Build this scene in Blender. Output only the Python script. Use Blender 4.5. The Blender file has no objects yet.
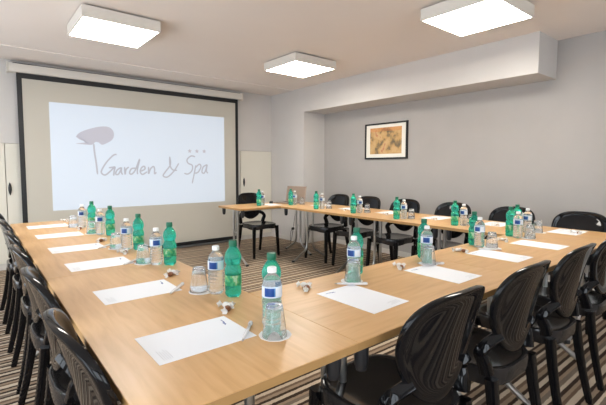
import bpy, bmesh, math, random
from mathutils import Vector, Matrix
random.seed(7)
sc = bpy.context.scene
COL = sc.collection
PI = math.pi

# ------------------------------------------------------------------ camera
cam_d = bpy.data.cameras.new('camera'); cam = bpy.data.objects.new('camera', cam_d); COL.objects.link(cam)
cam_d.sensor_width = 36.0; cam_d.sensor_fit = 'HORIZONTAL'; cam_d.lens = 36 * 403.1 / 606
cam_d.shift_y = -6.96 / 606
TH, PSI, RHO = .06833, .68614, .00199
_f = Vector((math.sin(PSI)*math.cos(TH), math.cos(PSI)*math.cos(TH), -math.sin(TH)))
_r = Vector((math.cos(PSI), -math.sin(PSI), 0)); _u = _r.cross(_f)
_r2 = _r*math.cos(RHO) + _u*math.sin(RHO); _u2 = -_r*math.sin(RHO) + _u*math.cos(RHO)
m = Matrix.Identity(4)
for i in range(3):
    m[i][0] = _r2[i]; m[i][1] = _u2[i]; m[i][2] = -_f[i]
m[2][3] = 1.25085
cam.matrix_world = m
cam_d.clip_start = .02
sc.camera = cam

# ------------------------------------------------------------------ view and daylight
sc.view_settings.view_transform = 'Standard'; sc.view_settings.look = 'None'
sc.view_settings.gamma = 1; sc.view_settings.use_curve_mapping = False
sc.view_settings.exposure = .92
sc.cycles.use_denoising = True
sc.cycles.max_bounces = 12; sc.cycles.transmission_bounces = 10; sc.cycles.transparent_max_bounces = 16
sc.cycles.caustics_refractive = True; sc.cycles.caustics_reflective = False
sc.cycles.sample_clamp_indirect = 6
w = bpy.data.worlds.new('sky'); sc.world = w; w.use_nodes = True
w.node_tree.nodes['Background'].inputs[0].default_value = (.84, .92, 1.0, 1)
w.node_tree.nodes['Background'].inputs[1].default_value = 3.5
PANEL_LIGHT = 15.0          # the ceiling panels' own glow
SCREEN_LIGHT = .22
WINDOWS = [  # left wall (x = -1.45): y0, y1   /  rear wall (y = -2.1): x0, x1
    ('left', -1.2, .5), ('left', 1.2, 2.9), ('left', 3.5, 5.2), ('rear', -.6, 1.2), ('rear', 1.9, 3.7)]
WZ0, WZ1 = .85, 2.2
WL0 = .10     # the left windows are glazed nearly to the floor
for k, (side, a, b) in enumerate(WINDOWS):   # portals that guide the sky light through each window
    ld = bpy.data.lights.new('window_portal', 'AREA'); ld.shape = 'RECTANGLE'
    ld.size = b - a; ld.size_y = WZ1 - (WL0 if side == 'left' else WZ0); ld.cycles.is_portal = True
    lo = bpy.data.objects.new('window_portal', ld); COL.objects.link(lo)
    if side == 'left': lo.location = (-1.52, (a+b)/2, (WL0+WZ1)/2); lo.rotation_euler = (PI/2, 0, -PI/2)
    else: lo.location = ((a+b)/2, -2.17, (WZ0+WZ1)/2); lo.rotation_euler = (-PI/2, PI, 0)

# ------------------------------------------------------------------ materials
def mat(name, col, rough=.5, metal=0, spec=.5, trans=0, ior=1.45, emit=None, es=0, coat=0):
    M = bpy.data.materials.new(name); M.use_nodes = True
    b = M.node_tree.nodes['Principled BSDF']
    b.inputs['Base Color'].default_value = (*col, 1); b.inputs['Roughness'].default_value = rough
    b.inputs['Metallic'].default_value = metal; b.inputs['Specular IOR Level'].default_value = spec
    b.inputs['Transmission Weight'].default_value = trans; b.inputs['IOR'].default_value = ior
    b.inputs['Coat Weight'].default_value = coat
    if emit: b.inputs['Emission Color'].default_value = (*emit, 1); b.inputs['Emission Strength'].default_value = es
    return M
def nd(M, t, **kw):
    n = M.node_tree.nodes.new(t)
    for k, v in kw.items(): setattr(n, k, v)
    return n
def lk(M, a, b): M.node_tree.links.new(a, b)
def bs(M): return M.node_tree.nodes['Principled BSDF']
def ramp(M, stops, interp='LINEAR'):
    r = nd(M, 'ShaderNodeValToRGB'); cr = r.color_ramp; cr.interpolation = interp
    while len(cr.elements) < len(stops): cr.elements.new(.5)
    for e, (p, c) in zip(cr.elements, stops): e.position = p; e.color = (*c, 1)
    return r
def mottled(name, c1, c2, scale, rough=.8, bump=.0, spec=.3):
    M = mat(name, c1, rough, spec=spec)
    tc = nd(M, 'ShaderNodeTexCoord'); n = nd(M, 'ShaderNodeTexNoise'); n.inputs['Scale'].default_value = scale
    n.inputs['Detail'].default_value = 4
    lk(M, tc.outputs['Object'], n.inputs['Vector'])
    r = ramp(M, [(.35, c1), (.65, c2)]); lk(M, n.outputs['Fac'], r.inputs[0]); lk(M, r.outputs[0], bs(M).inputs['Base Color'])
    if bump:
        n2 = nd(M, 'ShaderNodeTexNoise'); n2.inputs['Scale'].default_value = 260
        lk(M, tc.outputs['Object'], n2.inputs['Vector'])
        b = nd(M, 'ShaderNodeBump'); b.inputs['Strength'].default_value = bump; b.inputs['Distance'].default_value = .002
        lk(M, n2.outputs['Fac'], b.inputs['Height']); lk(M, b.outputs[0], bs(M).inputs['Normal'])
    return M
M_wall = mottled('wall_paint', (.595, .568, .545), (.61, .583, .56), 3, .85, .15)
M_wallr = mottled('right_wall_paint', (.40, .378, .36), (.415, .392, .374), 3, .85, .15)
M_ceil = mottled('ceiling_paint', (.80, .73, .68), (.81, .74, .69), 2, .9, .1)
M_base = mat('skirting_paint', (.6, .57, .53), .5)
M_cup = mottled('cupboard_laminate', (.70, .665, .58), (.71, .675, .59), 3, .45)
M_white = mat('white_enamel', (.70, .66, .60), .4)
M_under = mat('grey_underside', (.5, .48, .46), .6)
M_frame = mat('window_frame_paint', (.75, .75, .74), .4)
M_black = mat('matt_black', (.012, .012, .013), .45)
M_bplastic = mat('black_bracket_plastic', (.018, .018, .02), .4)
M_chrome = mat('brushed_steel', (.50, .49, .47), .28, 1)
M_chair = mat('glossy_black_polycarbonate', (.006, .006, .007), .04, spec=.33)
M_seat = mat('satin_black_polycarbonate', (.022, .020, .020), .14, spec=.5)
M_fabric = mottled('screen_fabric', (.53, .50, .435), (.54, .51, .445), 2, .9)
M_paper = mat('white_paper', (.85, .875, .92), .6)
M_ink = mat('blue_ink', (.12, .17, .38), .6)
M_greyink = mat('pale_grey_ink', (.68, .70, .74), .6)
M_pen = mat('white_pen_plastic', (.80, .80, .82), .25)
M_coast = mat('coaster_paper', (.86, .85, .84), .8)
M_cap_g = mat('green_cap_plastic', (.0, .12, .06), .35)
M_cap_w = mat('white_cap_plastic', (.85, .86, .86), .35)
M_glass = mat('clear_glass', (.97, .98, .98), .0, trans=.94, ior=1.40)
M_clear = mat('clear_bottle_water', (.93, .95, .95), .03, trans=.86, ior=1.33)
M_green = mat('green_bottle_water', (.06, .74, .57), .04, trans=.80, ior=1.33)
M_laptop = mat('laptop_aluminium', (.33, .27, .225), .4, .3)
M_lap = mat('tan_laptop_display', (.25, .185, .145), .2)
M_key = mat('dark_keys', (.03, .03, .03), .5)
M_mat_board = mat('picture_mount', (.80, .77, .70), .8)
M_choc = mat('brown_sweet', (.20, .075, .03), .35)
M_wrap = mat('clear_white_wrapper', (.80, .78, .75), .25)
M_sock = mat('socket_plastic', (.75, .73, .70), .4)
M_panel = mat('lit_diffuser', (.9, .9, .9), .5, emit=(1.0, .95, .86), es=PANEL_LIGHT)
M_image = mat('projected_light', (.42, .46, .52), .9, emit=(.78, .88, 1.0), es=SCREEN_LIGHT)
M_logo = mat('projected_grey', (.31, .31, .34), .9, emit=(.72, .78, .92), es=SCREEN_LIGHT*.68)
M_canopy = mat('projected_mauve', (.33, .32, .36), .9, emit=(.78, .80, .92), es=SCREEN_LIGHT*.72)

def pane_mat():
    M = bpy.data.materials.new('window_pane_glass'); M.use_nodes = True; nt = M.node_tree
    nt.nodes.remove(nt.nodes['Principled BSDF']); out = nt.nodes['Material Output']
    t = nd(M, 'ShaderNodeBsdfTransparent'); g = nd(M, 'ShaderNodeBsdfGlossy'); g.inputs['Roughness'].default_value = .02
    x = nd(M, 'ShaderNodeMixShader'); x.inputs[0].default_value = .06
    lk(M, t.outputs[0], x.inputs[1]); lk(M, g.outputs[0], x.inputs[2]); lk(M, x.outputs[0], out.inputs[0]); return M
M_pane = pane_mat()

def wood():
    M = mat('beech_laminate', (.6, .4, .2), .32, spec=.45)
    tc = nd(M, 'ShaderNodeTexCoord'); mp = nd(M, 'ShaderNodeMapping'); mp.inputs['Scale'].default_value = (1.6, 16, 16)
    oi = nd(M, 'ShaderNodeObjectInfo'); ad = nd(M, 'ShaderNodeVectorMath', operation='ADD')
    mu = nd(M, 'ShaderNodeMath', operation='MULTIPLY'); mu.inputs[1].default_value = 40
    lk(M, oi.outputs['Random'], mu.inputs[0]); lk(M, tc.outputs['Object'], ad.inputs[0]); lk(M, mu.outputs[0], ad.inputs[1])
    lk(M, ad.outputs[0], mp.inputs[0])
    n = nd(M, 'ShaderNodeTexNoise'); n.inputs['Scale'].default_value = 2.2; n.inputs['Detail'].default_value = 6; n.inputs['Distortion'].default_value = .6
    lk(M, mp.outputs[0], n.inputs['Vector'])
    r = ramp(M, [(.25, (.55, .31, .125)), (.5, (.64, .38, .165)), (.8, (.70, .44, .21))])
    lk(M, n.outputs['Fac'], r.inputs[0]); lk(M, r.outputs[0], bs(M).inputs['Base Color']); return M
M_wood = wood()
M_edge = mat('beech_edging', (.42, .24, .09), .45)

def carpet():
    M = mat('striped_carpet', (.3, .25, .2), .95, spec=.1)
    tc = nd(M, 'ShaderNodeTexCoord'); sp = nd(M, 'ShaderNodeSeparateXYZ'); lk(M, tc.outputs['Object'], sp.inputs[0])
    n0 = nd(M, 'ShaderNodeTexNoise'); n0.inputs['Scale'].default_value = 60; lk(M, tc.outputs['Object'], n0.inputs['Vector'])
    j = nd(M, 'ShaderNodeMath', operation='MULTIPLY_ADD'); j.inputs[1].default_value = .010; lk(M, n0.outputs['Fac'], j.inputs[0]); lk(M, sp.outputs['Y'], j.inputs[2])
    d = nd(M, 'ShaderNodeMath', operation='DIVIDE'); d.inputs[1].default_value = .42; lk(M, j.outputs[0], d.inputs[0])
    fr = nd(M, 'ShaderNodeMath', operation='FRACT'); lk(M, d.outputs[0], fr.inputs[0])
    D = (.050, .032, .022); B = (.165, .108, .072); T = (.33, .24, .165); C = (.58, .47, .35); G = (.21, .16, .12)
    st = [(0, D), (.055, C), (.12, D), (.165, T), (.225, B), (.27, C), (.33, D), (.375, G), (.43, C), (.47, D), (.52, T), (.58, D), (.625, C), (.70, B), (.745, T), (.79, D), (.84, C), (.89, G), (.95, T)]
    r = ramp(M, st, 'CONSTANT'); lk(M, fr.outputs[0], r.inputs[0])
    n = nd(M, 'ShaderNodeTexNoise'); n.inputs['Scale'].default_value = 240; lk(M, tc.outputs['Object'], n.inputs['Vector'])
    mx = nd(M, 'ShaderNodeMix', data_type='RGBA', blend_type='MULTIPLY'); mx.inputs['Factor'].default_value = .5
    lk(M, r.outputs[0], mx.inputs[6])
    r2 = ramp(M, [(.3, (.6, .6, .6)), (.7, (1.25, 1.25, 1.25))]); lk(M, n.outputs['Fac'], r2.inputs[0]); lk(M, r2.outputs[0], mx.inputs[7])
    lk(M, mx.outputs[2], bs(M).inputs['Base Color'])
    b = nd(M, 'ShaderNodeBump'); b.inputs['Distance'].default_value = .003; b.inputs['Strength'].default_value = .5
    lk(M, n.outputs['Fac'], b.inputs['Height']); lk(M, b.outputs[0], bs(M).inputs['Normal']); return M
M_carpet = carpet()

def water_label():    # white wrap with a blue block on the label's -y side
    M = mat('blue_and_white_label', (.8, .8, .8), .35)
    tc = nd(M, 'ShaderNodeTexCoord'); sp = nd(M, 'ShaderNodeSeparateXYZ'); lk(M, tc.outputs['Object'], sp.inputs[0])
    ng = nd(M, 'ShaderNodeMath', operation='MULTIPLY'); ng.inputs[1].default_value = -1; lk(M, sp.outputs['Y'], ng.inputs[0])
    at = nd(M, 'ShaderNodeMath', operation='ARCTAN2'); lk(M, sp.outputs['X'], at.inputs[0]); lk(M, ng.outputs[0], at.inputs[1])
    mr = nd(M, 'ShaderNodeMapRange'); mr.inputs['From Min'].default_value = -PI; mr.inputs['From Max'].default_value = PI
    lk(M, at.outputs[0], mr.inputs['Value'])
    W = (.74, .78, .82); U = (.006, .055, .25); L = (.07, .24, .48); P = (.35, .50, .68)
    r = ramp(M, [(0, W), (.10, L), (.16, W), (.24, P), (.30, W), (.395, U), (.555, L), (.58, W), (.72, P), (.80, W), (.93, L)], 'CONSTANT')
    lk(M, mr.outputs[0], r.inputs[0])
    zb = nd(M, 'ShaderNodeMapRange'); zb.inputs['From Min'].default_value = .101; zb.inputs['From Max'].default_value = .137; lk(M, sp.outputs['Z'], zb.inputs['Value'])
    r2 = ramp(M, [(0, (1, 1, 1)), (.12, (0, 0, 0)), (.88, (1, 1, 1))], 'CONSTANT'); lk(M, zb.outputs[0], r2.inputs[0])
    mx = nd(M, 'ShaderNodeMix', data_type='RGBA'); lk(M, r2.outputs[0], mx.inputs['Factor']); lk(M, r.outputs[0], mx.inputs[6]); mx.inputs[7].default_value = (.62, .72, .84, 1)
    lk(M, mx.outputs[2], bs(M).inputs['Base Color']); return M
M_wlabel = water_label()
def green_label():
    M = mat('pale_green_label', (.4, .7, .3), .4)
    tc = nd(M, 'ShaderNodeTexCoord'); n = nd(M, 'ShaderNodeTexNoise'); n.inputs['Scale'].default_value = 45; n.inputs['Detail'].default_value = 1
    lk(M, tc.outputs['Object'], n.inputs['Vector'])
    r = ramp(M, [(.0, (.02, .34, .15)), (.47, (.08, .50, .24)), (.56, (.20, .52, .16)), (.62, (.50, .74, .52))], 'CONSTANT')
    lk(M, n.outputs['Fac'], r.inputs[0]); lk(M, r.outputs[0], bs(M).inputs['Base Color'])
    bs(M).inputs['Transmission Weight'].default_value = .25; return M
M_glabel = green_label()
def artwork():        # generic ochre landscape print
    M = mat('ochre_print', (.6, .4, .15), .7)
    tc = nd(M, 'ShaderNodeTexCoord'); n = nd(M, 'ShaderNodeTexNoise'); n.inputs['Scale'].default_value = 9; n.inputs['Detail'].default_value = 5
    lk(M, tc.outputs['Object'], n.inputs['Vector'])
    r = ramp(M, [(.30, (.07, .07, .06)), (.40, (.26, .18, .09)), (.47, (.52, .32, .13)), (.62, (.60, .40, .19)), (.72, (.45, .16, .09))])
    lk(M, n.outputs['Fac'], r.inputs[0])
    sp = nd(M, 'ShaderNodeSeparateXYZ'); lk(M, tc.outputs['Object'], sp.inputs[0])
    g = nd(M, 'ShaderNodeMath', operation='GREATER_THAN'); g.inputs[1].default_value = .14; lk(M, sp.outputs['Z'], g.inputs[0])
    h = nd(M, 'ShaderNodeMath', operation='MULTIPLY'); h.inputs[1].default_value = .4; lk(M, g.outputs[0], h.inputs[0])
    mx = nd(M, 'ShaderNodeMix', data_type='RGBA'); lk(M, h.outputs[0], mx.inputs['Factor'])
    lk(M, r.outputs[0], mx.inputs[6]); mx.inputs[7].default_value = (.62, .20, .05, 1)
    lk(M, mx.outputs[2], bs(M).inputs['Base Color']); return M
M_art = artwork()

# ------------------------------------------------------------------ helpers
def link(name, bm, m, parent=None, smooth=None, loc=None, rot=None):
    me = bpy.data.meshes.new(name)
    bmesh.ops.recalc_face_normals(bm, faces=bm.faces)
    if smooth is not None:
        for f in bm.faces: f.smooth = True
        for e in bm.edges:
            if len(e.link_faces) == 2 and e.calc_face_angle(0) > math.radians(smooth): e.smooth = False
    bm.to_mesh(me); bm.free(); me.materials.append(m)
    o = bpy.data.objects.new(name, me); COL.objects.link(o)
    if parent: o.parent = parent
    if loc: o.location = loc
    if rot: o.rotation_euler = rot
    return o
def box(bm, x0, x1, y0, y1, z0, z1, bev=0, seg=2):
    vs = [bm.verts.new((x, y, z)) for x in (x0, x1) for y in (y0, y1) for z in (z0, z1)]
    fs = [bm.faces.new([vs[i] for i in q]) for q in ((0,1,3,2),(4,6,7,5),(0,4,5,1),(2,3,7,6),(0,2,6,4),(1,5,7,3))]
    if bev:
        es = list({e for f in fs for e in f.edges})
        bmesh.ops.bevel(bm, geom=es, offset=bev, segments=seg, affect='EDGES', profile=.5)
    return bm
def B(*a, **k): return box(bmesh.new(), *a, **k)
def tag(o, label=None, cat=None, group=None, kind=None):
    if label: o['label'] = label
    if cat: o['category'] = cat
    if group: o['group'] = group
    if kind: o['kind'] = kind
    return o
def thing(name, label, cat, loc=(0,0,0), rz=0, group=None):
    o = bpy.data.objects.new(name, None); COL.objects.link(o); o.empty_display_size = .1
    o.location = loc; o.rotation_euler = (0, 0, rz); return tag(o, label, cat, group)
def struct(name, bm, m, parent=None, smooth=None):
    o = link(name, bm, m, parent, smooth)
    if not parent: o['kind'] = 'structure'
    return o
def lathe(bm, prof, n=28):
    rings = []
    for r, z in prof:
        if r < 1e-6: rings.append([bm.verts.new((0, 0, z))])
        else: rings.append([bm.verts.new((r*math.cos(2*PI*i/n), r*math.sin(2*PI*i/n), z)) for i in range(n)])
    for a, b in zip(rings, rings[1:]):
        for i in range(n):
            j = (i+1) % n
            if len(a) == 1 and len(b) == 1: continue
            if len(a) == 1: bm.faces.new((a[0], b[i], b[j]))
            elif len(b) == 1: bm.faces.new((a[i], a[j], b[0]))
            else: bm.faces.new((a[i], a[j], b[j], b[i]))
    return bm
def crom(pts, n=6):
    P = [pts[0]] + list(pts) + [pts[-1]]; out = []
    for i in range(1, len(P)-2):
        p0, p1, p2, p3 = [Vector(p) for p in P[i-1:i+3]]
        for k in range(n):
            t = k/n
            out.append(.5*((2*p1) + (p2-p0)*t + (2*p0-5*p1+4*p2-p3)*t*t + (3*p1-p0-3*p2+p3)*t**3))
    out.append(Vector(pts[-1])); return out
def sweep(bm, pts, rad, n=10, sq=2.0, side=Vector((1,0,0)), flat=1.0):
    """tube along pts; rad = number or list; sq>2 squares the section; flat scales its second axis"""
    N = len(pts); rings = []
    for i, p in enumerate(pts):
        t = (pts[min(i+1, N-1)] - pts[max(i-1, 0)]).normalized()
        a = (side - t*side.dot(t))
        a = a.normalized() if a.length > 1e-4 else t.orthogonal().normalized()
        b = t.cross(a); r = rad if not isinstance(rad, (list, tuple)) else rad[0] + (rad[-1]-rad[0])*i/(N-1)
        ring = []
        for k in range(n):
            an = 2*PI*(k+.5)/n; c, s = math.cos(an), math.sin(an)
            q = (abs(c)**sq + abs(s)**sq)**(-1/sq)
            ring.append(bm.verts.new(p + a*(r*q*c) + b*(r*q*s*flat)))
        rings.append(ring)
    for A, C in zip(rings, rings[1:]):
        for k in range(n): bm.faces.new((A[k], A[(k+1)%n], C[(k+1)%n], C[k]))
    bm.faces.new(rings[0][::-1]); bm.faces.new(rings[-1]); return bm
def copy_tree(o, parent=None):
    c = o.copy(); COL.objects.link(c)
    if parent: c.parent = parent
    for ch in list(o.children): copy_tree(ch, c)
    return c

# ------------------------------------------------------------------ the room
XL, XW, XS = -1.45, 4.671, 4.213
YR, YW, YA, YS = -2.1, 6.05, 5.131, 1.61
ZC, ZS = 2.55, 2.161
struct('floor', B(XL-.1, XW+.1, YR-.1, YW+.6, -.05, 0), M_carpet)
struct('ceiling', B(XL-.1, XW+.1, YR-.1, YW+.6, ZC, ZC+.1), M_ceil)
struct('ceiling_strip', B(XL, XS, 5.40, YW, ZC-.010, ZC), M_ceil)
bm = bmesh.new(); box(bm, XL-.1, XS, YW, YW+.45, 1.545, ZC-.0); box(bm, XL-.1, XS, YW+.45, YW+.55, 0, ZC); box(bm, .962, 3.558, YW+.004, YW+.45, 0, 1.545)
struct('wall_front', bm, M_wall)
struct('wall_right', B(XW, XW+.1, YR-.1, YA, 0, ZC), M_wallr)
struct('wall_column', B(XS, XW+.1, YA, YW+.55, 0, ZC), M_wall)
struct('ceiling_soffit', B(XS, XW, YS, YA, ZS, ZC), M_wall)
def wall_with_windows(name, side, wins):
    bm = bmesh.new(); lo, hi = (YR-.1, YW+.55) if side == 'left' else (XL, XW)
    def seg(a, b, z0, z1):
        if side == 'left': box(bm, XL-.15, XL, a, b, z0, z1)
        else: box(bm, a, b, YR-.15, YR, z0, z1)
    z0 = WL0 if side == 'left' else WZ0
    seg(lo, hi, 0, z0); seg(lo, hi, WZ1, ZC)
    xs = [lo] + [v for w_ in wins for v in w_] + [hi]
    for a, b in zip(xs[::2], xs[1::2]): seg(a, b, z0, WZ1)
    struct(name, bm, M_wall)
wall_with_windows('wall_left', 'left', [(a, b) for s, a, b in WINDOWS if s == 'left'])
wall_with_windows('wall_rear', 'rear', [(a, b) for s, a, b in WINDOWS if s == 'rear'])
for k, (s, a, b) in enumerate(WINDOWS):
    W = bpy.data.objects.new('window_%d' % (k+1), None); COL.objects.link(W); W['kind'] = 'structure'
    def wb(bm, p, q, z0, z1, t=.03, off=0.07):
        if s == 'left': box(bm, XL-off-t, XL-off+t, p, q, z0, z1)
        else: box(bm, p, q, YR-off-t, YR-off+t, z0, z1)
    Z0 = WL0 if s == 'left' else WZ0
    bm = bmesh.new(); wb(bm, a, b, Z0, Z0+.06); wb(bm, a, b, WZ1-.06, WZ1); mid = (a+b)/2
    for p, q in ((a, a+.06), (b-.06, b), (mid-.04, mid+.04)): wb(bm, p, q, Z0+.06, WZ1-.06)
    link('window_frame', bm, M_frame, W)
    bm = bmesh.new(); wb(bm, a+.06, mid-.04, Z0+.06, WZ1-.06, .003); wb(bm, mid+.04, b-.06, Z0+.06, WZ1-.06, .003)
    link('window_pane', bm, M_pane, W)
for nm, args in (('baseboard_right', (XW-.012, XW, YR, YA, 0, .07)), ('baseboard_column', (XS-.012, XS, YA-.012, YW, 0, .07)), ('baseboard_alcove', (XS, XW-.012, YA-.012, YA, 0, .07))):
    struct(nm, B(*args), M_base)

# built-in cupboards under the front wall
for k in range(7):
    x0 = 4.21 - .65*(k+1); x1 = x0+.65
    if k == 0: lb = 'cream built-in cupboard with black oval handle, right of the projector screen'
    elif k == 6: lb = 'cream built-in cupboard with black oval handle at the left edge, left of the screen'
    elif k == 5: lb = 'cream built-in cupboard half covered by the left black border of the projector screen'
    else: continue
    t = thing('built_in_cupboard', lb, 'cupboard', ((x0+x1)/2, YW, 0))
    link('body', B(-.323, .323, .012, .43, .0, 1.542), M_cup, t)
    link('plinth', B(-.323, .323, .002, .011, 0, .075), M_base, t)
    d = link('door', B(-.321, .321, -.008, .011, .082, 1.538, bev=.0015, seg=1), M_cup, t)
    h = bmesh.new()
    pts = [Vector((0, 0, z)) for z in (-.075, -.05, -.02, 0, .02, .05, .075)]
    lathe(h, [(0, -.08), (.006, -.07), (.013, -.045), (.018, -.015), (.0185, .01), (.014, .045), (.006, .07), (0, .08)], 12)
    for v in h.verts: v.co.y *= .6
    hx = -.26 if k == 0 else (-.315 if k == 5 else .20)
    if k == 5: hx = -.29
    link('handle', h, M_black, d, 60, (hx, -.016, .99 if k else 1.005))

# ------------------------------------------------------------------ projector screen
t = thing('projector_screen', 'large pull-down projector screen with black border showing a tree logo and Garden & Spa', 'projector screen', (2, 5.97, 0))
def xz(bm, x0, x1, y0, y1, z0, z1, **k): return box(bm, x0-2, x1-2, y0-5.97, y1-5.97, z0, z1, **k)
link('fabric', xz(bmesh.new(), .50, 3.43, 5.969, 5.972, .10, 2.40), M_fabric, t)
bm = bmesh.new(); xz(bm, .452, .505, 5.966, 5.9685, .1, 2.40); xz(bm, 3.425, 3.475, 5.966, 5.9685, .1, 2.40); xz(bm, .505, 3.425, 5.966, 5.9685, 2.322, 2.40)
link('black_border', bm, M_black, t)
link('weight_bar', xz(bmesh.new(), .452, 3.475, 5.955, 5.985, .045, .10, bev=.004), M_black, t)
hs = link('housing', xz(bmesh.new(), .372, 3.545, 5.925, 6.045, 2.385, 2.485, bev=.006), M_white, t)
bm = bmesh.new()
for x in (.366, 3.551): xz(bm, x-.006, x+.006, 5.918, 6.049, 2.378, 2.492, bev=.003)
link('end_cap', bm, M_white, hs)
bm = bmesh.new(); xz(bm, .42, 3.50, 5.925, 5.945, 2.4865, 2.4905); link('dark_seam', bm, M_black, hs)
im = link('projected_image', xz(bmesh.new(), .775, 3.215, 5.9665, 5.9685, .70, 2.07), M_image, t)
LOGO = {
'canopy':[(1.061, 1.651), (1.097, 1.699), (1.185, 1.747), (1.33, 1.795), (1.441, 1.805), (1.505, 1.769), (1.526, 1.703), (1.502, 1.633), (1.434, 1.584), (1.369, 1.559), (1.327, 1.59), (1.278, 1.588), (1.25, 1.555), (1.197, 1.553), (1.127, 1.556), (1.058, 1.563), (1.154, 1.578), (1.212, 1.589), (1.12, 1.61)],
'trunk':[(1.269, 1.567), (1.276, 1.449), (1.292, 1.311), (1.304, 1.159)],
'G':[(1.553, 1.432), (1.509, 1.419), (1.427, 1.332), (1.369, 1.241), (1.352, 1.181), (1.399, 1.15), (1.471, 1.207), (1.525, 1.26), (1.514, 1.2), (1.505, 1.139)],
'Gb':[(1.447, 1.247), (1.525, 1.26)],
'a':[(1.61, 1.252), (1.557, 1.221), (1.532, 1.166), (1.565, 1.157), (1.6, 1.215), (1.612, 1.252), (1.607, 1.19), (1.625, 1.152)],
'r':[(1.652, 1.26), (1.657, 1.156), (1.669, 1.221), (1.708, 1.26)],
'd':[(1.8, 1.242), (1.745, 1.235), (1.717, 1.179), (1.743, 1.158), (1.795, 1.214), (1.861, 1.375), (1.826, 1.231), (1.826, 1.155)],
'e':[(1.873, 1.199), (1.93, 1.231), (1.921, 1.27), (1.883, 1.248), (1.864, 1.189), (1.897, 1.154), (1.961, 1.192)],
'n':[(1.984, 1.263), (1.981, 1.162), (2.009, 1.231), (2.052, 1.268), (2.069, 1.231), (2.067, 1.161), (2.094, 1.183)],
'amp':[(2.438, 1.319), (2.356, 1.195), (2.257, 1.111), (2.194, 1.13), (2.225, 1.185), (2.306, 1.296), (2.297, 1.418)],
'amp2':[(2.297, 1.406), (2.301, 1.284), (2.343, 1.218), (2.408, 1.211)],
'S':[(2.703, 1.421), (2.637, 1.433), (2.571, 1.377), (2.587, 1.32), (2.654, 1.286), (2.646, 1.206), (2.584, 1.155), (2.52, 1.165)],
'p':[(2.713, 1.291), (2.684, 1.159), (2.647, 1.007)],
'p2':[(2.7, 1.247), (2.771, 1.306), (2.798, 1.264), (2.749, 1.182), (2.694, 1.164)],
'a2':[(2.902, 1.3), (2.838, 1.264), (2.814, 1.182), (2.857, 1.17), (2.894, 1.264), (2.905, 1.3), (2.89, 1.205), (2.916, 1.162)],
'stars':[(2.615, 1.508), (2.734, 1.509), (2.857, 1.51)],

}
def ribbon(bm, pts, wd, y=-.0055, n=5):
    c = crom([(x-2, 0, z) for x, z in pts], n); L, R = [], []
    for i, p in enumerate(c):
        d = (c[min(i+1, len(c)-1)] - c[max(i-1, 0)]).normalized(); nrm = Vector((-d.z, 0, d.x))
        ww = wd*(1 if 0 < i < len(c)-1 else .5)
        L.append((p + nrm*ww)); R.append((p - nrm*ww))
    for k in range(len(c)-1):
        q = [L[k], L[k+1], R[k+1], R[k]]
        f = [bm.verts.new((v.x, y+.0015*(0), v.z)) for v in q]; bm.faces.new(f)
for ks in (('G', 'Gb'), ('a',), ('r',), ('d',), ('e',), ('n',), ('amp', 'amp2'), ('S',), ('p', 'p2'), ('a2',)):
    bm = bmesh.new()
    for k in ks: ribbon(bm, LOGO[k], .0105)
    link('logo_letter', bm, M_logo, im)
bm = bmesh.new(); ribbon(bm, LOGO['trunk'], .011); link('logo_tree_trunk', bm, M_logo, im)
bm = bmesh.new(); bm.faces.new([bm.verts.new((v.x, -.0052, v.z)) for v in crom([(x-2, 0, z) for x, z in LOGO['canopy']] + [(LOGO['canopy'][0][0]-2, 0, LOGO['canopy'][0][1])], 4)[:-1]])
bmesh.ops.triangulate(bm, faces=bm.faces)
link('logo_tree_canopy', bm, M_canopy, im)
for x, z in LOGO['stars']:
    bm = bmesh.new()
    bm.faces.new([bm.verts.new((x-2+(.034 if i % 2 == 0 else .018)*math.sin(PI*i/5), -.0052, z+(.034 if i % 2 == 0 else .018)*math.cos(PI*i/5))) for i in range(10)])
    link('logo_star', bm, M_canopy, im)

# ------------------------------------------------------------------ framed picture on the right wall
t = thing('framed_picture', 'framed ochre landscape print with cream mount and black frame on the grey wall', 'picture', (XW, 3.80, 1.645))
bm = bmesh.new(); W2, H2 = .385, .262
box(bm, -.028, -.001, -W2, W2, H2-.022, H2); box(bm, -.028, -.001, -W2, W2, -H2, -H2+.022)
box(bm, -.028, -.001, -W2, -W2+.022, -H2+.022, H2-.022); box(bm, -.028, -.001, W2-.022, W2, -H2+.022, H2-.022)
link('frame', bm, M_black, t)
link('mount', B(-.016, -.006, -W2+.022, W2-.022, -H2+.022, H2-.022), M_mat_board, t)
link('print', B(-.018, -.0165, -.288, .288, -.187, .195), M_art, t)

# ------------------------------------------------------------------ ceiling lights
def ceiling_light(x, y, lb):
    t = thing('ceiling_light', lb, 'ceiling light', (x, y, ZC), 0, 'square ceiling light panels')
    link('mounting_plate', B(-.27, .27, -.27, .27, -.014, -.001), M_black, t)
    h = .311
    bm = bmesh.new(); z0, z1 = -.108, -.014
    box(bm, -h, h, -h, -h+.012, z0, z1); box(bm, -h, h, h-.012, h, z0, z1)
    box(bm, -h, -h+.012, -h+.012, h-.012, z0, z1); box(bm, h-.012, h, -h+.012, h-.012, z0, z1)
    box(bm, -h+.012, h-.012, -h+.012, h-.012, z1-.004, z1)
    link('housing', bm, M_white, t)
    diff = link('diffuser', B(-h+.013, h-.013, -h+.013, h-.013, z0+.004, z0+.010), M_panel, t)
ceiling_light(1.027, 3.935, 'square white ceiling light panel nearest the projector screen, at upper left')
ceiling_light(3.142, 3.905, 'square white ceiling light panel farthest away, above the far table corner')
ceiling_light(3.18, 1.69, 'square ceiling light panel cut by the top edge, in front of the soffit')
#ceiling_light(1.04, 1.71, 'square white ceiling light panel directly above the near left table')

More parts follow.
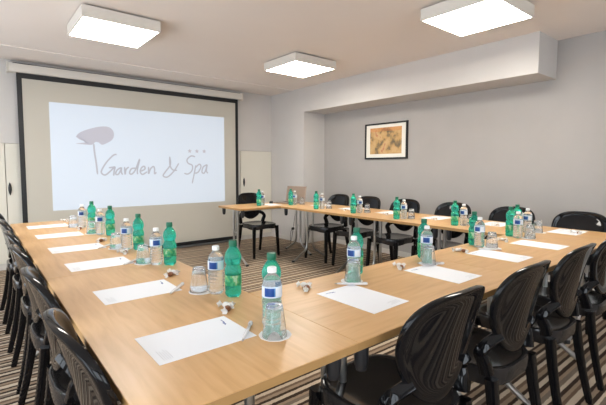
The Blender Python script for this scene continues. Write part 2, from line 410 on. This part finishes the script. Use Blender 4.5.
# ------------------------------------------------------------------ tables
TZ = .74
def table(x0, x1, y0, y1, lb, along='x', group='beech meeting tables of the U', inset=(.19, .19)):
    Lx, Ly = x1-x0, y1-y0; cx, cy = (x0+x1)/2, (y0+y1)/2
    L, W = (Lx, Ly) if along == 'x' else (Ly, Lx)
    t = thing('meeting_table', lb, 'table', (cx, cy, 0), 0 if along == 'x' else PI/2, group)
    g = .0004
    tt = link('tabletop', B(-L/2+g, L/2-g, -W/2+g, W/2-g, TZ-.003, TZ, bev=.001, seg=1), M_wood, t)
    link('edging', B(-L/2+g, L/2-g, -W/2+g, W/2-g, TZ-.026, TZ-.003), M_edge, tt)
    link('underside', B(-L/2+.004, L/2-.004, -W/2+.004, W/2-.004, TZ-.0264, TZ-.0261), M_under, tt)
    link('rail', B(-L/2+.13, L/2-.13, -.02, .02, TZ-.068, TZ-.027), M_chrome, t)
    for s in (-1, 1):
        xx = s*(L/2-inset[0 if s < 0 else 1])
        link('leg_plate', B(xx-.045, xx+.045, -W/2+.09, W/2-.09, TZ-.034, TZ-.0265), M_bplastic, t)
        for q in (-1, 1):
            yy = q*.05; bm = bmesh.new()
            pts = crom([(xx, yy, TZ-.034), (xx, yy, .45), (xx, yy, .24), (xx, yy+q*.025, .145), (xx, yy+q*.11, .085), (xx, yy+q*.19, .035), (xx, yy+q*.235, .014)], 5)
            sweep(bm, pts, .0155, 10)
            lg = link('leg', bm, M_chrome, t, 50)
            fb = bmesh.new(); lathe(fb, [(0, 0), (.019, 0), (.021, .008), (.017, .024), (0, .026)], 12)
            link('foot', fb, M_bplastic, lg, 50, (xx, yy+q*.237, 0))
        bm = bmesh.new()
        sweep(bm, [Vector((xx, -.06, .40)), Vector((xx, .06, .40))], .011, 8); link('crossbar', bm, M_chrome, t, 50)
        for q in (-1, 1):
            bm = bmesh.new(); cxp, cyp = s*(L/2-(.060 if s < 0 else .075)), q*(W/2-.045)
            pts = [Vector((0, 0, z)) for z in (0, -.012, -.05, -.078, -.092, -.096)]
            rr = [.022, .024, .0235, .021, .017, .008]
            rings = [[bm.verts.new((r*math.cos(PI*k/7)*.95, r*math.sin(PI*k/7), p.z)) for k in range(14)] for p, r in zip(pts, rr)]
            for A, C in zip(rings, rings[1:]):
                for k in range(14): bm.faces.new((A[k], A[(k+1) % 14], C[(k+1) % 14], C[k]))
            bm.faces.new(rings[0]); bm.faces.new(rings[-1])
            link('corner_bracket', bm, M_bplastic, t, 50, (cxp, cyp, TZ-.0262))
    return t
table(.24, .856, .785, 2.15, 'beech meeting table nearest the camera, at the near left corner of the U', 'y')
table(.24, .856, 2.15, 3.31, 'beech meeting table in the middle of the left row', 'y')
table(.24, .856, 3.31, 4.475, 'beech meeting table at the screen end of the left row', 'y')
table(.856, 2.01, .785, 1.395, 'beech meeting table of the near row, left one, behind the nearest black chair', 'x')
table(2.01, 3.17, .785, 1.395, 'beech meeting table in the near row, right one beside the far right corner', 'x')
table(3.17, 3.905, .785, 1.976, 'beech meeting table at the right corner of the U by the rightmost chair', 'y')
table(3.17, 3.905, 1.976, 3.167, 'beech meeting table in the middle of the far row along the grey wall', 'y')
table(3.17, 3.905, 3.167, 4.358, 'beech meeting table of the far row nearest the wall corner', 'y')
table(2.56, 3.905, 4.358, 4.935, 'beech end table carrying the laptop, turned towards the projector screen', 'x', inset=(.10, .19))

# ------------------------------------------------------------------ chair
def oval_xz(a, k=1.0):
    c, s = math.cos(a), math.sin(a); n = 3.0 if s > 0 else 2.0
    q = (abs(c)**n + abs(s)**n)**(-1/n)
    hz = .155 if s > 0 else .228
    x = .212*c*q*k; z = hz*s*q*k
    if s < 0: x *= 1 - .15*(-s)
    return x, z
ZB = .728
def back_pt(x, z, dy):   # curved, reclined surface
    zz = z+ZB; y = -.190 - .10*(zz-.50) - .32*(zz-.50)**2*(1 if zz > .5 else 0) + .92*x*x + dy
    return Vector((x, y, z+ZB))
def make_chair():
    t = thing('oval_back_chair', 'x', 'chair')
    # back
    bm = bmesh.new(); N = 72
    inner = [k*.088 for k in range(1, 10)]
    prof = [(0, .003)] + [(k, .003) for k in inner] + [(.84, .005), (.90, .009), (.955, .0145), (.985, .0145), (1.0, .009), (1.0, -.003), (.992, -.007), (.97, -.0085), (.94, -.0085), (.90, -.006), (.85, -.004)] + [(k, -.003) for k in inner[::-1]] + [(0, -.003)]
    rings = []
    for k, dy in prof:
        if k == 0: rings.append([bm.verts.new(back_pt(0, 0, dy))])
        else: rings.append([bm.verts.new(back_pt(*oval_xz(2*PI*i/N, k), dy)) for i in range(N)])
    for A, C in zip(rings, rings[1:]):
        for i in range(N):
            j = (i+1) % N
            if len(A) == 1: bm.faces.new((A[0], C[i], C[j]))
            elif len(C) == 1: bm.faces.new((A[i], A[j], C[0]))
            else: bm.faces.new((A[i], A[j], C[j], C[i]))
    link('backrest', bm, M_chair, t, 50)
    # seat : rounded trapezoid shell with a rolled edge and apron
    bm = bmesh.new(); N = 44
    def so(a, k):
        c, s = math.cos(a), math.sin(a); n = 3.4
        q = (abs(c)**n + abs(s)**n)**(-1/n)
        y = .012 + .222*s*q*k; hw = .205 + .018*(s*q)
        x = hw*c*q*k
        return x, y
    prof = [(0, .448), (.4, .448), (.7, .451), (.88, .459), (.95, .463), (.99, .459), (1.0, .449), (1.0, .418), (.985, .402), (.955, .402), (.94, .43), (.7, .436), (0, .436)]
    rings = []
    for k, z in prof:
        if k == 0: rings.append([bm.verts.new((0, .012, z))])
        else:
            R = []
            for i in range(N):
                a = 2*PI*i/N; x, y = so(a, k); zz = z
                if .94 < k <= 1 and z < .43: zz = z + .010*abs(math.cos(2*a))*0 - .012*(abs(math.sin(2*a))**2)
                R.append(bm.verts.new((x, y, zz)))
            rings.append(R)
    for A, C in zip(rings, rings[1:]):
        for i in range(N):
            j = (i+1) % N
            if len(A) == 1: bm.faces.new((A[0], C[i], C[j]))
            elif len(C) == 1: bm.faces.new((A[i], A[j], C[0]))
            else: bm.faces.new((A[i], A[j], C[j], C[i]))
    link('seat', bm, M_seat, t, 50)
    for s in (-1, 1):
        bm = bmesh.new()
        sweep(bm, crom([(s*.190, .200, .432), (s*.195, .207, .30), (s*.201, .214, .15), (s*.206, .222, 0)], 4), [.0235, .0155], 12, 4)
        link('leg', bm, M_chair, t, 50)
        bm = bmesh.new()
        sweep(bm, crom([(s*.178, -.176, .432), (s*.183, -.192, .30), (s*.189, -.218, .15), (s*.196, -.252, 0)], 4), [.0235, .0155], 12, 4)
        link('leg', bm, M_chair, t, 50)
        # elbowed strut from seat corner to the oval
        x0, z0 = oval_xz(-.66 if s > 0 else PI+.66, .93); p = back_pt(x0, z0, 0)
        bm = bmesh.new()
        pts = crom([tuple(p), (s*.186, p.y+.016, p.z-.018), (s*.203, -.152, .556), (s*.206, -.142, .532), (s*.198, -.152, .50), (s*.188, -.162, .452)], 5)
        sweep(bm, pts, [.0175, .0215], 12, 4, flat=1.2); link('back_strut', bm, M_chair, t, 50)
    return t
proto = make_chair(); used = [False]
def chair(x, y, rz, label, group):
    o = proto if not used[0] else copy_tree(proto); used[0] = True
    o.location = (x, y, 0); o.rotation_euler = (0, 0, math.radians(rz)); o['label'] = label; o['group'] = group
G1 = 'glossy black oval-back chairs along the near row'
chair(1.145, .885, -1, 'glossy black oval-back chair nearest the camera in the near row, its grey seat catching light', G1)
chair(1.710, .885, 0, 'glossy black oval-back chair second in the near row, just right of the nearest one', G1)
chair(2.305, .885, 0, 'glossy black oval-back chair third in the near row, its back near the right edge', G1)
chair(2.90, .885, 0, 'glossy black oval-back chair cut by the right edge, fourth in the near row', G1)
G2 = 'glossy black oval-back chairs along the left row'
for (x, y, r), lb in zip(((.402, 1.13, -90), (.40, 1.72, -91), (.398, 2.31, -89), (.402, 2.86, -90), (.40, 3.50, -91), (.40, 4.15, -90)),
    ('glossy black chair at the bottom left corner, nearest the camera in the left row', 'glossy black chair in the left row, second from the camera', 'glossy black chair in the left row, third from the camera, at the left edge',
     'glossy black chair in the left row, fourth from the camera, mostly behind the nearer backs', 'glossy black chair in the left row, second from the screen end', 'glossy black chair at the screen end of the left row')):
    chair(x, y, r, lb, G2)
G3 = 'black oval-back chairs against the grey wall'
for (y, r), lb in zip(((1.14, 90), (1.70, 91), (2.32, 89), (2.94, 90), (3.52, 92), (4.07, 90)),
    ('black chair against the grey wall farthest right, its wide back rising behind the corner table', 'black chair against the grey wall, second from the right',
     'black chair against the grey wall, third from the right', 'black chair against the grey wall, below and just right of the framed picture', 'black chair under the left part of the framed picture, second from the column', 'black chair against the grey wall nearest the column')):
    chair(3.775, y, r, lb, G3)
chair(3.155, 4.88, 180, 'black oval-back chair standing alone behind the laptop end table, right of the screen', 'black chair behind the laptop table')

# ------------------------------------------------------------------ table settings
PLACES = []   # (phrase)
def make_paper():
    o = link('paper_sheet', B(-.1485, .1485, -.105, .105, 0, .0008), M_paper)
    bm = bmesh.new(); box(bm, .118, .121, .035, .058, .0009, .0011); box(bm, .114, .117, .030, .050, .0009, .0011); box(bm, .121, .124, .05, .078, .0009, .0011)
    link('blue_logo_print', bm, M_ink, o)
    bm = bmesh.new()
    for i in range(5): box(bm, -.130+.006*i, -.1275+.006*i, -.085, -.02-.008*(i % 3), .0009, .0010)
    link('faint_grey_print', bm, M_greyink, o)
    return tag(o, None, 'paper')
def make_pen():
    t = thing('ballpoint_pen', 'x', 'pen')
    bm = bmesh.new(); lathe(bm, [(0, 0), (.0035, 0), (.0042, .004), (.0052, .03), (.0055, .09), (.0050, .112), (0, .112)], 12)
    bmesh.ops.rotate(bm, verts=bm.verts, matrix=Matrix.Rotation(PI/2, 3, 'Y')); o = link('barrel', bm, M_pen, t, 40, (-.06, 0, .0058))
    bm = bmesh.new(); lathe(bm, [(0, -.012), (.0015, -.010), (.0035, 0)], 12)
    bmesh.ops.rotate(bm, verts=bm.verts, matrix=Matrix.Rotation(PI/2, 3, 'Y')); link('tip', bm, M_chrome, t, 40, (-.06, 0, .0058))
    bm = bmesh.new(); lathe(bm, [(.005, .112), (.0068, .1125), (.0072, .125), (.005, .132), (0, .1325)], 12)
    bmesh.ops.rotate(bm, verts=bm.verts, matrix=Matrix.Rotation(PI/2, 3, 'Y')); link('push_cap', bm, M_pen, t, 40, (-.06, 0, .0074))
    link('clip', B(.005, .052, -.0015, .0015, .0125, .014), M_chrome, t)
    return t
def make_candy():
    t = thing('wrapped_sweet', 'x', 'sweet'); t.scale = (1.45, 1.45, 1.45)
    for k, (dx, dy, a) in enumerate(((0, 0, .2), (.022, .018, 1.7))):
        bm = bmesh.new()
        bmesh.ops.create_uvsphere(bm, u_segments=12, v_segments=8, radius=.0085)
        for v in bm.verts: v.co.x *= 1.25; v.co.z = v.co.z*.9+.0078
        c = link('sweet', bm, M_choc if k == 0 else M_wrap, t, 60, (dx, dy, 0), (0, 0, a))
        for s in (-1, 1):
            bm = bmesh.new()
            ctr = bm.verts.new((s*.0095, 0, .008)); ring = []
            for i in range(12):
                an = 2*PI*i/12; rr = .0085*(1+.25*math.sin(5*an)); ring.append(bm.verts.new((s*(.020+.003*math.sin(3*an)), rr*math.cos(an), max(.0005, .008+rr*math.sin(an)))))
            for i in range(12): bm.faces.new((ctr, ring[i], ring[(i+1) % 12]))
            ctr2 = bm.verts.new((s*.0135, 0, .0085))
            for i in range(12): bm.faces.new((ctr2, ring[(i+1) % 12], ring[i]))
            link('twisted_wrapper', bm, M_wrap, c, 60)
    return t
def make_glass():
    bm = bmesh.new(); h = .098
    outer = [(.0362, .0), (.0355, .03), (.0325, .07), (.0300, .088), (.0275, .0965), (.024, .098), (0, .098)]
    inner = [(0, .087), (.024, .087), (.0275, .082), (.0305, .066), (.0338, .03), (.0345, .0)]
    lathe(bm, inner[::-1][::-1][:0] + [(0, .098), (.0215, .098), (.0245, .0965), (.0262, .088), (.0290, .07), (.0345, .03), (.0382, .0006), (.0376, 0), (.0370, .0006), (.0333, .03), (.0278, .067), (.0248, .085), (.021, .089), (0, .089)], 32)
    o = link('drinking_glass', bm, M_glass, None, 60); return tag(o, None, 'glass')
def make_coaster():
    bm = bmesh.new(); N = 40
    R = lambda i, z, s=1: bm.verts.new((.0495*s*(1+.015*math.cos(10*2*PI*i/N))*math.cos(2*PI*i/N), .0495*s*(1+.015*math.cos(10*2*PI*i/N))*math.sin(2*PI*i/N), z))
    a = [R(i, 0) for i in range(N)]; b = [R(i, .0018) for i in range(N)]
    for i in range(N): bm.faces.new((a[i], a[(i+1) % N], b[(i+1) % N], b[i]))
    bm.faces.new(a[::-1]); bm.faces.new(b)
    return tag(link('paper_coaster', bm, M_coast), None, 'coaster')
def make_bottle(kind):
    if kind == 'green':
        t = thing('green_water_bottle', 'x', 'bottle')
        prof = [(0, .004), (.020, .002), (.026, .0), (.031, .006), (.0325, .015), (.031, .022), (.0325, .029), (.0325, .044), (.0322, .088), (.0335, .096), (.0335, .106), (.0305, .116), (.0270, .122), (.0272, .128), (.0310, .137), (.0332, .148), (.0328, .160), (.0295, .174), (.0220, .187), (.0150, .196), (.0130, .201), (.0130, .205), (0, .205)]
        link('body', lathe(bmesh.new(), prof, 32), M_green, t, 60)
        lb = [(.0330, .046), (.0334, .047), (.0331, .086), (.0328, .087)]
        link('label', lathe(bmesh.new(), lb, 32), M_glabel, t, 60)
        link('cap', lathe(bmesh.new(), [(0, .201), (.0158, .201), (.0164, .203), (.0158, .221), (.0145, .2235), (0, .224)], 24), M_cap_g, t, 40)
    else:
        t = thing('clear_water_bottle', 'x', 'bottle')
        prof = [(0, .004), (.018, .002), (.025, .0), (.030, .006)]
        z = .012
        while z < .090:
            prof += [(.0318, z), (.0318, z+.006), (.0298, z+.0085), (.0298, z+.0105)]; z += .013
        prof += [(.0318, .098), (.0318, .140), (.0312, .146), (.0262, .158), (.0180, .168), (.0125, .174), (.0118, .178), (.0118, .182), (0, .182)]
        link('body', lathe(bmesh.new(), prof, 32), M_clear, t, 60)
        link('label', lathe(bmesh.new(), [(.0321, .101), (.0325, .102), (.0325, .136), (.0321, .137)], 32), M_wlabel, t, 60)
        link('cap', lathe(bmesh.new(), [(0, .1775), (.0146, .1775), (.0150, .179), (.0146, .1925), (.0130, .1945), (0, .195)], 24), M_cap_w, t, 40)
    return t
makers = dict(paper=make_paper, pen=make_pen, candy=make_candy, glass=make_glass, coaster=make_coaster, green=lambda: make_bottle('green'), clear=lambda: make_bottle('clear'))
first = {}
def put(kind, x, y, z, rz, label, group):
    if kind == 'clear': rz = -math.atan2(x, y) + random.uniform(-.45, .45)
    if kind not in first: first[kind] = o = makers[kind]()
    else: o = copy_tree(first[kind])
    o.location = (x, y, z); o.rotation_euler = (0, 0, rz); o['label'] = label; o['group'] = group
NAMES = dict(paper='white sheet of paper', pen='white ballpoint pen', candy='twist-wrapped sweets', glass='upside-down drinking glass', coaster='round white paper coaster', green='green water bottle', clear='clear water bottle, blue label,')
GRP = dict(paper='sheets of paper', pen='white pens', candy='wrapped sweets', glass='upturned glasses', coaster='paper coasters', green='green water bottles', clear='clear water bottles')
def place(where, row, d):
    for k, v in d.items():
        x, y = v[:2]; rz = v[2] if len(v) > 2 else 0; z = TZ + .0002
        if k == 'glass': z += .0022
        if k == 'pen' and len(v) > 3: z = TZ + v[3]
        put(k, x, y, z, rz, NAMES[k] + ' ' + where, GRP[k] + ' ' + row)
L_, N_, R_ = 'on the left tables', 'on the near tables', 'on the far tables'
# left row, from the camera to the screen
place('at the left-row seat nearest the camera', L_, dict(paper=(.502, 1.120), pen=(.635, 1.048, .83, .0012), candy=(.682, 1.256, .5), coaster=(.697, .985), glass=(.690, .978), clear=(.730, 1.048, 2.2), green=(.775, 1.115)))
place('at the second left-row seat from the camera', L_, dict(paper=(.510, 1.704), pen=(.640, 1.615, .8, .0012), candy=(.701, 1.838, .2), coaster=(.712, 1.535), glass=(.706, 1.540), clear=(.752, 1.478, 2.6), green=(.790, 1.405, 1)))
place('at the third left-row seat from the camera', L_, dict(paper=(.503, 2.325), pen=(.640, 2.235, .7, .0012), candy=(.681, 2.492, 1), coaster=(.693, 2.19), glass=(.689, 2.194), clear=(.735, 2.122, 2.3), green=(.792, 2.080, 2)))
place('at the fourth left-row seat from the camera', L_, dict(paper=(.495, 2.870), pen=(.640, 2.79, .75, .0012), candy=(.665, 3.004, .4), coaster=(.687, 2.70), glass=(.683, 2.70), clear=(.730, 2.635, 2.5), green=(.787, 2.585, 2)))
place('at the fifth left-row seat, second from the screen end', L_, dict(paper=(.490, 3.500), candy=(.668, 3.722, .8), coaster=(.698, 3.43), glass=(.696, 3.432), clear=(.740, 3.355, 2.4), green=(.790, 3.265, 2)))
place('at the left-row seat nearest the screen', L_, dict(paper=(.488, 4.10), candy=(.673, 4.345, 1.3), glass=(.650, 3.90), clear=(.712, 3.86, 2.4), green=(.775, 3.80, 2)))
# near row
place('at the near-row seat before the nearest chair back', N_, dict(paper=(1.170, 1.062, PI/2+.03), pen=(1.258, 1.205, -.72, .0012), candy=(1.065, 1.273, .5), coaster=(1.308, 1.247), glass=(1.310, 1.244), clear=(1.362, 1.288, 3.0), green=(1.425, 1.330)))
place('at the second near-row seat', N_, dict(paper=(1.752, 1.068, PI/2), pen=(1.862, 1.205, -.76, .0012), candy=(1.663, 1.244, .2), coaster=(1.868, 1.222), glass=(1.862, 1.215), clear=(1.925, 1.272, 2.9), green=(1.975, 1.325)))
place('at the third near-row seat', N_, dict(paper=(2.375, 1.080, PI/2), pen=(2.480, 1.19, -.8, .0012), candy=(2.29, 1.255, 1), coaster=(2.575, 1.225), glass=(2.580, 1.222), clear=(2.535, 1.283, 2.9), green=(2.580, 1.345)))
place('at the fourth near-row seat, near the right corner', N_, dict(paper=(2.920, 1.066, PI/2), candy=(2.85, 1.252, .3), coaster=(3.130, 1.215), glass=(3.140, 1.210), clear=(3.090, 1.276, 3.0), green=(3.125, 1.345)))
# far row along the wall, from the right
place('at the far-row seat farthest right', R_, dict(paper=(3.700, 1.145), candy=(3.635, 1.048, .3), coaster=(3.48, 1.275), glass=(3.470, 1.282), clear=(3.405, 1.335, 2.5), green=(3.355, 1.395, 1)))
place('at the second far-row seat from the right', R_, dict(paper=(3.700, 1.715), candy=(3.56, 1.64, .3), glass=(3.430, 1.815), clear=(3.377, 1.860, 2.5), green=(3.320, 1.912, 1)))
place('at the third far-row seat from the right', R_, dict(paper=(3.690, 2.315), candy=(3.512, 2.223, .3), glass=(3.421, 2.445), clear=(3.361, 2.493, 2.5), green=(3.285, 2.525, 1)))
place('at the fourth far-row seat from the right', R_, dict(paper=(3.690, 2.935), candy=(3.484, 2.806, .3), glass=(3.486, 3.093), clear=(3.418, 3.147, 2.5), green=(3.325, 3.160, 1)))
place('at the fifth far-row seat from the right', R_, dict(paper=(3.690, 3.535), candy=(3.44, 3.405, .3), glass=(3.452, 3.699), clear=(3.383, 3.753, 2.5), green=(3.300, 3.770, 1)))
place('in front of the laptop', R_, dict(glass=(3.534, 4.337), clear=(3.450, 4.394, 2.5), green=(3.372, 4.385, 1)))
place('before the lone chair on the laptop table', R_, dict(paper=(3.20, 4.62, PI/2), clear=(3.050, 4.60, 2.5), green=(2.975, 4.57, 1)))
place('at the far-row seat nearest the laptop', R_, dict(paper=(3.690, 4.09)))

# ------------------------------------------------------------------ laptop, mouse and cable
lx, ly, la = 3.66, 4.665, math.radians(-70)     # hinge centre; lid width runs along la
t = thing('laptop', 'open laptop with a tan screen at the far table corner by the column', 'laptop', (lx, ly, TZ+.0002), la)
link('base', B(-.17, .17, -.236, .004, .002, .016, bev=.004), M_laptop, t)
link('keyboard', B(-.14, .14, -.13, -.03, .0162, .0175), M_key, t)
bm = B(-.17, .17, -.004, .004, .0, .236, bev=.003); lid = link('lid', bm, M_laptop, t, None, (0, .010, .012), (math.radians(-14), 0, 0))
link('screen_glass', B(-.155, .155, -.0052, -.0043, .012, .228), M_lap, lid)
bm = bmesh.new(); bmesh.ops.create_uvsphere(bm, u_segments=20, v_segments=12, radius=.05)
for v in bm.verts: v.co.x *= .6; v.co.z = max(0, v.co.z*.62)
tag(link('computer_mouse', bm, M_key, None, 60, (3.20, 4.86, TZ+.0002), (0, 0, .5)), 'dark computer mouse on the end table left of the laptop', 'mouse')
bm = B(-.05, .05, -.025, .025, 0, .028, bev=.006)
tag(link('power_adapter', bm, M_key, None, None, (3.335, 4.80, TZ+.0002), (0, 0, .9)), 'dark laptop power adapter lying just left of the laptop', 'power adapter')
t = thing('wall_socket', 'small white wall socket low on the column, behind the laptop table', 'socket', (XS, 5.383, .22))
link('plate', B(-.010, -.0005, -.04, .04, -.04, .04, bev=.002), M_sock, t)
bm = bmesh.new(); lathe(bm, [(0, 0), (.022, 0), (.022, .03), (.016, .036), (0, .036)], 16); bmesh.ops.rotate(bm, verts=bm.verts, matrix=Matrix.Rotation(-PI/2, 3, 'Y'))
bm2 = bm; link('plug', bm2, M_bplastic, t, 40, (-.0102, 0, 0))
bm = bmesh.new(); sweep(bm, crom([(XS-.05, 5.383, .218), (XS-.09, 5.37, .13), (XS-.14, 5.30, .03), (3.98, 5.19, .012), (3.93, 5.08, .14), (3.92, 5.00, .45), (3.935, 4.965, .70), (3.915, 4.95, .748), (3.80, 4.90, .745), (3.55, 4.86, .745), (3.38, 4.84, .745)], 8), .004, 8)
tag(link('power_cable', bm, M_bplastic, None, 60), 'thin dark power cable looping from the laptop table down to the socket', 'cable')
